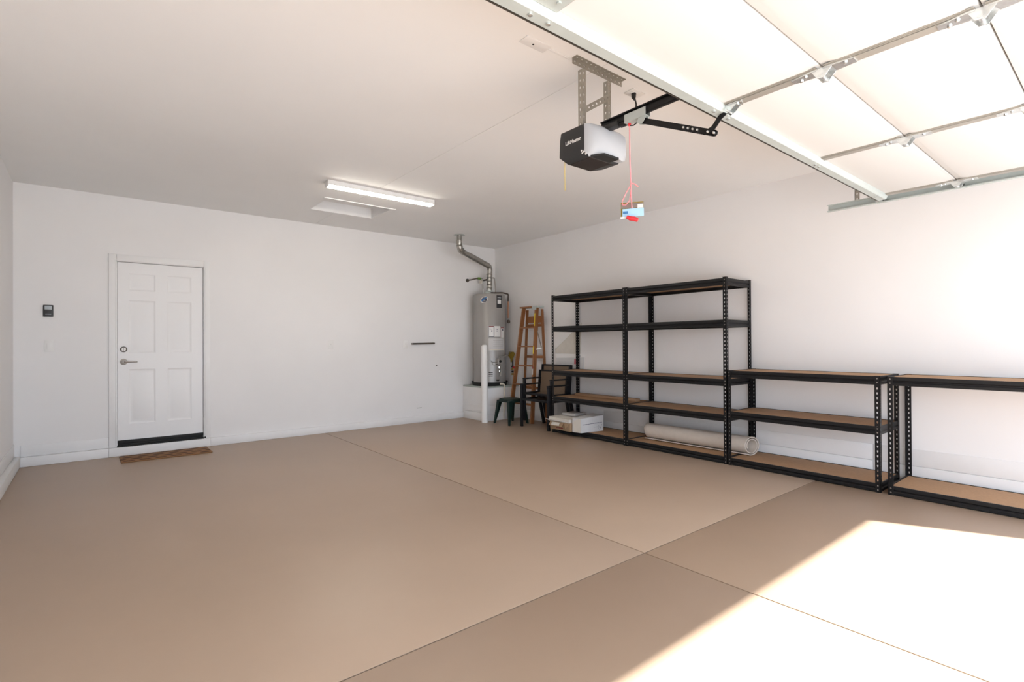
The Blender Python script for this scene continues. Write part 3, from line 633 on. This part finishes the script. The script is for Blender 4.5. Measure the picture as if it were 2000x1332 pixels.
# flue
def arcpts(pts, r, n=6):
    out = [Vector(pts[0])]
    for i in range(1, len(pts)-1):
        A, B, D_ = Vector(pts[i-1]), Vector(pts[i]), Vector(pts[i+1]); u = (A-B).normalized()*r; v = (D_-B).normalized()*r
        for k in range(n+1):
            t_ = k/n; out.append((B+u)*(1-t_)**2+B*2*t_*(1-t_)+(B+v)*t_**2)
    out.append(Vector(pts[-1])); return out
FA, FB, FC = Vector((HC.x, HC.y, zt+.012)), Vector((HC.x+.015, HC.y, 2.435)), Vector((4.235, 6.43, 2.575))
build('draft_hood', MB().lathe([(.095, zt+.006), (.085, zt+.045), (.050, zt+.055), (.050, zt+.075)], (HC.x, HC.y, 0), 28), M_galv, wh)
build('flue_duct', MB().tube(arcpts([FA+Vector((0,0,.05)), FB, FC, (4.222, 6.42, 2.72)], .07), .043, 24).tube([(4.222, 6.42, 2.70), (4.222, 6.42, H)], .037, 24), M_duct, wh)
rib = MB()
for seg in ([FA+Vector((0,0,.1+.055*i)) for i in range(5)]): rib.tube([seg-Vector((0,0,.006)), seg, seg+Vector((0,0,.006))], [.0435, .048, .0435], 24, cap=False)
for i in range(5):
    c_ = Vector((4.229+.006*i*0, 6.425, 2.645-.012*i)) if i < 2 else Vector((4.245+.022*(i-2), 6.432, 2.605-.022*(i-2)))
    dd = Vector((0, 0, 1)) if i < 2 else Vector((-.5, 0, .7)).normalized()
    rib.tube([c_-dd*.006, c_, c_+dd*.006], [.0435, .049, .0435], 24, cap=False)
build('duct_rib', rib, M_duct, wh)['kind'] = 'stuff'
build('ceiling_collar', MB().lathe([(.040, H-.004), (.085, H-.003), (.085, H)], (4.222, 6.42, 0), 32), M_galv, wh)
# water pipes
build('inlet_pipe', MB().tube([(4.755, YB-.004, 2.222), (4.755, YB-.09, 2.222), (4.84, YB-.12, 2.245), (4.875, YB-.13, 2.25)], .010, 10).lathe([(0, 0), (.030, 0), (.026, .014), (.011, .018), (0, .018)], (4.755, YB, 2.222), 20, 'y'), M_dark, wh)
build('shutoff_valve', MB().rbox(4.87, 4.93, YB-.15, YB-.115, 2.236, 2.268, .005), M_green, wh)
build('valve_body', MB().rbox(4.915, 4.955, YB-.155, YB-.11, 2.175, 2.225, .006), M_pvc, wh)
build('expansion_pipe', MB().tube([(4.935, YB-.13, 2.215), (5.02, YB-.14, 2.235), (5.08, YB-.15, 2.25)], .014, 10), M_brownpipe, wh)
build('cold_connector', MB().tube(arcpts([(4.92, YB-.13, 2.255), (4.965, YB-.14, 2.26), (4.865, 6.73, 2.24), (4.885, 6.72, zt)], .03), .0075, 10), M_hose, wh)
build('hot_connector', MB().tube(arcpts([(5.03, 6.74, 2.255), (5.10, 6.72, 2.265), (5.085, 6.66, zt)], .03), .010, 10), M_hose, wh)
build('relief_pipe', MB().tube(arcpts([(4.91, 6.57, zt+.020), (5.06, 6.47, zt+.024), (5.222, 6.515, zt+.012), (5.235, 6.535, zt-.10)], .025), .011, 10), M_brownpipe, wh)
build('relief_drop', MB().tube([(5.235, 6.535, zt-.10), (5.228, 6.530, 1.60)], .008, 10), M_copper, wh)
build('relief_valve', MB().lathe([(0, -.03), (.022, -.022), (.026, 0), (.022, .022), (0, .03)], (5.225, 6.515, 1.545), 16), M_brownpipe, wh)
# gas shut-off on the right wall with tags
t = thing('gas_shutoff', (XR, 6.50, 1.0), 'gas shut-off valve with amber tag on the wall right of the heater', 'valve')
build('pipe', MB().cyl((XR, 6.50, 1.04), (XR-.05, 6.50, 1.04), .012, 12).cyl((XR-.03, 6.50, 1.05), (XR-.03, 6.50, .82), .010, 12), M_dark, t)
build('tag', MB().prism([(6.55, 1.055), (6.43, 1.055), (6.40, 1.02), (6.455, .94), (6.49, .885), (6.51, .885), (6.515, .94), (6.58, 1.00)], XR-.062, XR-.058, 'yz'), M_amber, t)
build('handle', MB().rbox(XR-.06, XR-.03, 6.41, 6.465, .785, .82, .006), M_red, t)
for i, z in enumerate((.68, .72, .76, .80)):
    build('fitting', MB().cyl((XR-.03, 6.50, z), (XR-.03, 6.50, z+.028), .019, 8), M_rubber if i % 2 else M_amber, t)
# condensate pipe
t = thing('drain_pipe', (5.00, 6.35, 0), 'thin cream drain pipe running down the front of the heater platform', 'pipe')
build('pipe', MB().tube(arcpts([(4.965, 6.395, .560), (4.985, 6.350, .562), (5.010, 6.352, .54), (4.990, 6.352, .015)], .02), .0105, 12), M_pvc, t)
build('elbow', MB().tube([(4.958, 6.399, .560), (4.985, 6.352, .562)], .0145, 12), M_pvc, t)
# bollard
o = build('bollard', MB().lathe([(0, 0), (.049, 0), (.049, 1.135), (.044, 1.158), (.030, 1.172), (0, 1.176)], (0, 0, 0), 32), M_white); o.location = (4.597, 6.318, 0)
tag(o, 'white round bollard post standing in front of the water heater', 'bollard')

# ------------------------------------------------------------------ stepladder
ld = thing('stepladder', (5.14, 5.97, 0), 'brown wooden stepladder with yellow labels leaning by the right wall', 'ladder')
F0, F1 = 6.262, 5.735       # feet
T0, T1 = 6.060, 5.765       # tops of front rails at x=5.17
def lerp(a, b, u): return a+(b-a)*u
fb, ft = 5.035, 5.165
for (a, b) in ((F0, T0), (F1, T1)):
    build('front_rail', MB().obox((fb, a, 0.004), (ft, b, 1.725), .024, .062, (-1, 0, .1)), M_wood, ld)
for (a, b) in ((6.20, 6.035), (5.655, 5.700)):
    build('rear_rail', MB().obox((5.262, a, 0.004), (5.215, b, 1.70), .022, .036, (-1, 0, 0)), M_wood, ld)
for k in range(1, 6):
    u = k/6; z = 1.725*u; x = lerp(fb, ft, u); ya, yb = lerp(F0, T0, u), lerp(F1, T1, u)
    build('step', MB().rbox(x-.045, x+.045, yb+.008, ya-.008, z-.018, z, .003), M_wood, ld)
for u in (.30, .58, .86):
    x = lerp(5.262, 5.215, u)-.012; ya, yb = lerp(6.20, 6.035, u), lerp(5.655, 5.70, u)
    build('rear_rung', MB().rbox(x-.008, x+.008, yb, ya, 1.70*u-.02, 1.70*u+.02, .003), M_wood, ld)
build('rear_rung', MB().rbox(5.205, 5.22, 5.72, 6.03, 1.50, 1.60, .003), M_wood, ld)
build('top_cap', MB().rbox(5.10, 5.235, 5.690, 6.085, 1.725, 1.748, .004), M_wood, ld)
tag(build('cap_plate', MB().rbox(5.098, 5.236, 5.680, 5.80, 1.722, 1.750, .003).rbox(5.096, 5.10, 5.70, 5.80, 1.69, 1.722, .001), M_galv, ld), 'metal corner plate')
build('spreader', MB().obox((5.145, 5.735, 1.38), (5.20, 5.70, 1.12), .003, .018, (0, 1, 0)).obox((5.13, 5.74, 1.10), (5.20, 5.70, 1.12), .003, .018, (0, 0, 1)), M_angle, ld)
def railpt(u, a=F1, b=T1): return (lerp(fb, ft, u), lerp(a, b, u), 1.725*u)
for (ua, ub, M) in ((.84, .95, M_yellow), (.60, .665, M_yellow), (.42, .47, M_wcard), (.475, .49, M_redink)):
    A = Vector(railpt(ua))+Vector((-.0335, 0, 0)); B = Vector(railpt(ub))+Vector((-.0335, 0, 0)); build('label', MB().obox(A, B, .020, .003, (-1, 0, .1)), M, ld)

# ------------------------------------------------------------------ stool
sx_, sy_ = 4.850, 6.00; ts = thing('plastic_stool', (sx_, sy_, 0), 'small dark green plastic stool between the bollard and the black chairs', 'stool')
sm = MB(); n = 32; prof = [(0, .376), (.120, .376), (.142, .372), (.152, .360), (.155, .325), (.150, .325), (.146, .356), (0, .362)]
vs = []; fs = []
for (r, z) in prof:
    for k in range(n):
        a = 2*math.pi*k/n; c, s = math.cos(a), math.sin(a); q = r/(abs(c)**4+abs(s)**4)**.25; vs.append((sx_+q*c, sy_+q*s, z))
for i in range(len(prof)-1):
    for k in range(n): fs.append((i*n+k, i*n+(k+1)%n, (i+1)*n+(k+1)%n, (i+1)*n+k))
build('seat', sm.add(vs, fs), M_stool, ts)
for ax, ay in ((-1, -1), (1, -1), (1, 1), (-1, 1)):
    px, py = sx_+ax*.132, sy_+ay*.132; qx, qy = sx_+ax*.178, sy_+ay*.178
    build('leg', MB().hull([(px+ax*k1, py+ay*k2, .35) for k1 in (.018, -.045) for k2 in (.018, -.045)]+[(qx+ax*k1, qy+ay*k2, 0) for k1 in (.010, -.014) for k2 in (.010, -.014)]+[((px+qx)/2+ax*k1, (py+qy)/2+ay*k2, .17) for k1 in (.013, -.020) for k2 in (.013, -.020)]), M_stool, ts)

# ------------------------------------------------------------------ stacked patio chairs, facing -x
def patio_chair(loc, label):
    t = thing('patio_chair', loc, label, 'chair', 'stacked black patio chairs')
    X, Y, Z = loc; W2 = .282
    for s in (-1, 1):
        y = Y+s*W2
        build('front_leg', MB().rbox(X-.016, X+.016, y-.019, y+.019, Z, Z+.592, .004), M_chblack, t)
        build('rear_leg', MB().obox((X+.435, y, Z+.001), (X+.335, y, Z+.42), .030, .040, (1, 0, .1)).obox((X+.335, y, Z+.40), (X+.375, y, Z+.80), .028, .048, (1, 0, 0)), M_chblack, t)
        build('armrest', MB().rbox(X-.02, X+.365, y-.021, y+.021, Z+.592, Z+.612, .005), M_chblack, t)
        build('side_rail', MB().rbox(X, X+.34, y-.012, y+.012, Z+.372, Z+.405, .003), M_chblack, t)
    build('seat_frame', MB().rbox(X-.012, X+.016, Y-W2, Y+W2, Z+.375, Z+.408, .004).rbox(X+.325, X+.35, Y-W2, Y+W2, Z+.372, Z+.402, .004), M_chblack, t)
    st_ = MB(); n = 8; vs = []
    for i in range(n+1):
        u = i/n; xx = X+.01+.33*u; z_ = Z+.402-.018*math.sin(math.pi*u); vs += [(xx, Y-W2+.02, z_), (xx, Y+W2-.02, z_), (xx, Y-W2+.02, z_-.003), (xx, Y+W2-.02, z_-.003)]
    fs = []
    for i in range(n): a = 4*i; b = a+4; fs += [(a, a+1, b+1, b), (a+2, b+2, b+3, a+3), (a, b, b+2, a+2), (a+1, a+3, b+3, b+1)]
    build('seat_sling', st_.add(vs, fs+[(0, 2, 3, 1), (4*n, 4*n+1, 4*n+3, 4*n+2)]), M_sling, t)
    build('back_frame', MB().obox((X+.374, Y-W2, Z+.79), (X+.374, Y+W2, Z+.79), .020, .022), M_chblack, t)
    build('back_sling', MB().hull([(X+.340+k, y, Z+.43) for k in (0, .003) for y in (Y-W2+.012, Y+W2-.012)]+[(X+.372+k, y, Z+.782) for k in (0, .003) for y in (Y-W2+.012, Y+W2-.012)]), M_sling, t)
    return t
patio_chair((4.792, 5.400, 0), 'lower of two stacked black patio chairs, its four feet on the floor')
patio_chair((4.845, 5.400, .082), 'upper of two stacked black patio chairs with brown sling back on top')

# ------------------------------------------------------------------ white open carton against the wall behind shelf and chairs
t = thing('tall_white_carton', (5.275, 5.19, 0), 'tall open white carton with a pink tag leaning behind the shelving and chairs', 'carton')
def slab_yz(name, poly, xa, xb, M, par): return build(name, MB().prism(poly, xa, xb, 'yz'), M, par)
slab_yz('body', [(4.955, .80), (5.50, .80), (5.50, .99), (4.955, .99)], 5.304, 5.3185, M_wcard, t)
slab_yz('rim', [(4.945, .990), (5.515, .975), (5.515, 1.040), (4.945, 1.034)], 5.302, 5.3185, M_white, t)
slab_yz('flap', [(5.02, 1.036), (5.52, 1.042), (5.52, 1.145), (5.00, 1.475)], 5.310, 5.3185, M_cream, t)
slab_yz('flap_edge', [(5.52, 1.10), (5.52, 1.155), (5.00, 1.49), (4.995, 1.465)], 5.304, 5.310, M_white, t)
slab_yz('lower_body', [(5.11, 0.0), (5.48, 0.0), (5.48, .80), (5.11, .80)], 5.304, 5.3185, M_wcard, t)
slab_yz('pink_tag', [(5.045, .895), (5.055, .965), (5.125, .965), (5.13, .893)], 5.3005, 5.3020, M_pinktag, t)
slab_yz('print', [(5.005, 1.006), (5.06, 1.003), (5.058, 1.011), (5.01, 1.013)], 5.3012, 5.3020, M_ink, t)

# ------------------------------------------------------------------ on the shelves
bz = .003+.0545+.011+.0005
bz = .0725                       # clear of the beam lips
def cart(name, cx, cy, rz, label, cat):
    t = thing(name, (cx, cy, bz), label, cat); return t
# brown open carton
t = thing('brown_carton', (4.815, 4.775, bz), 'torn brown cardboard carton at the end of the bottom shelf', 'carton')
def B(*a, r=.0): return MB().box(*a)
x0_, x1_, y0_, y1_ = 4.665, 4.965, 4.585, 4.955
build('body', MB().rbox(x0_, x1_, y0_, y1_, bz, bz+.105, .003), M_card, t)
build('flap', MB().hull([(x0_-.002, y0_+.11, bz+.100), (x0_-.002, y1_-.01, bz+.103), (x0_-.022, y0_+.13, bz+.050), (x0_-.022, y1_, bz+.048), (x0_-.006, y0_+.11, bz+.100), (x0_-.006, y1_-.01, bz+.103), (x0_-.026, y0_+.13, bz+.050), (x0_-.026, y1_, bz+.048)]), M_card, t)
build('flap', MB().hull([(x0_-.004, y0_+.01, bz+.10), (x0_-.004, y0_+.10, bz+.10), (x0_-.030, y0_+.06, bz+.03), (x0_-.008, y0_+.01, bz+.10), (x0_-.008, y0_+.10, bz+.10), (x0_-.034, y0_+.06, bz+.03)]), M_card, t)
tag(build('label', MB().hull([(x0_-.028, y0_+.18, bz+.060), (x0_-.028, y1_-.045, bz+.058), (x0_-.010, y0_+.18, bz+.098), (x0_-.010, y1_-.045, bz+.096), (x0_-.026, y0_+.18, bz+.060)]), M_cream, t), 'torn cream paper label')
pr = MB()
for i in range(5): pr.box(x0_-.002, x0_-.0005, y0_+.13+.026*i, y0_+.13+.026*i+.019, bz+.022, bz+.036)
build('print', pr, M_redink, t)
# long white carton
t = thing('white_carton', (4.88, 4.53, bz), 'white shipping carton with a printed line, right of the brown one', 'carton')
wc = MB().hull([(4.702, 4.440, bz), (5.055, 4.385, bz), (4.688, 4.572, bz), (5.070, 4.572, bz), (4.702, 4.440, bz+.175), (5.055, 4.385, bz+.200), (4.688, 4.572, bz+.178), (5.070, 4.572, bz+.205)])
build('body', wc, M_wcard, t)
dv = Vector((5.055-4.702, 4.385-4.440, 0)); dn = Vector((dv.y, -dv.x, 0)).normalized(); du = dv.normalized()
pr = MB(); pos = .028
random.seed(3)
while pos < .33:
    wdt = random.uniform(.010, .022)
    a = Vector((4.702, 4.440, 0))+du*pos; z_ = bz+.098+.012*pos/.33
    pr.obox(a+dn*.0006+Vector((0,0,z_)), a+du*wdt+dn*.0006+Vector((0,0,z_)), .001, .007); pos += wdt+.005
build('print', pr, M_ink, t)
pr = MB()
for (a0, c0, a1, c1) in ((.23, .055, .26, .060), (.265, .05, .285, .075), (.275, .035, .30, .065), (.295, .02, .335, .085), (.30, .055, .32, .035), (.215, .056, .222, .058)):
    a = Vector((4.702, 4.440, bz))+du*a0+dn*.0006+Vector((0,0,c0)); b = Vector((4.702, 4.440, bz))+du*a1+dn*.0006+Vector((0,0,c1)); pr.tube([a, b], .0014, 5)
build('handwriting', pr, M_ink, t)
tag(build('tape', MB().hull([(4.700, 4.445, bz+.004), (4.691, 4.545, bz+.004), (4.701, 4.448, bz+.174), (4.690, 4.560, bz+.176), (4.698, 4.445, bz+.004), (4.689, 4.545, bz+.004)]), M_cream, t), 'cream taped end')
# white flat carton on the brown one
t = thing('flat_white_carton', (4.86, 4.78, bz+.106), 'battered flat white carton lying on top of the brown one', 'carton')
build('body', MB().hull([(4.650, 4.600, bz+.106), (4.655, 4.965, bz+.106), (5.10, 4.60, bz+.106), (5.10, 4.95, bz+.106), (4.650, 4.600, bz+.150), (4.655, 4.965, bz+.160), (5.10, 4.60, bz+.165), (5.10, 4.95, bz+.165)]), M_cream, t)
build('flap', MB().hull([(4.648, 4.62, bz+.118), (4.610, 4.98, bz+.130), (4.655, 4.97, bz+.110), (4.648, 4.62, bz+.122), (4.610, 4.98, bz+.135), (4.655, 4.97, bz+.115)]), M_white, t)
t2 = build('flat_grey_box', MB().rbox(-.12, .12, -.11, .11, 0, .034, .004), M_gcard); t2.location = (4.945, 4.79, bz+.1665); t2.rotation_euler = (0, 0, .12)
tag(t2, 'flat grey box lying on top of the battered white carton', 'box')
# plank
o = build('wooden_plank', MB().rbox(-.045, .045, -.52, .52, 0, .032, .003), M_wood2); o.location = (5.155, 4.43, .413+.0543+.0115); o.rotation_euler.z = -.03
tag(o, 'loose wooden plank on the fourth shelf down of the far tall unit', 'plank')
# rolled rug
rg = MB(); turns, n, r0, r1, th_ = 1.9, 110, .050, .090, .009
Y0_, Y1_ = 2.475, 3.69; vs = []; fs = []
for i in range(n+1):
    u = i/n; a = -u*turns*2*math.pi+3.6; r = r0+(r1-r0)*u
    for rr, yy in ((r, Y0_), (r+th_, Y0_), (r+th_, Y1_), (r, Y1_)):
        vs.append((rr*math.cos(a)*.95, yy-Y0_+(-.38*rr*math.cos(a) if yy == Y0_ else 0.02*math.sin(u*9)), rr*math.sin(a)))
for i in range(n):
    a = 4*i; b = a+4
    for k in range(4): fs.append((a+k, a+(k+1)%4, b+(k+1)%4, b+k))
fs += [(0, 1, 2, 3), (4*n+3, 4*n+2, 4*n+1, 4*n)]
zmin = min(v[2] for v in vs)
o = build('rolled_rug', rg.add(vs, fs), M_rug); o.location = (5.055, Y0_, .0715-zmin); o.rotation_euler.z = .02
tag(o, 'rolled beige rug lying along the bottom shelf of the second tall unit', 'rug')

bpy.context.view_layer.update()
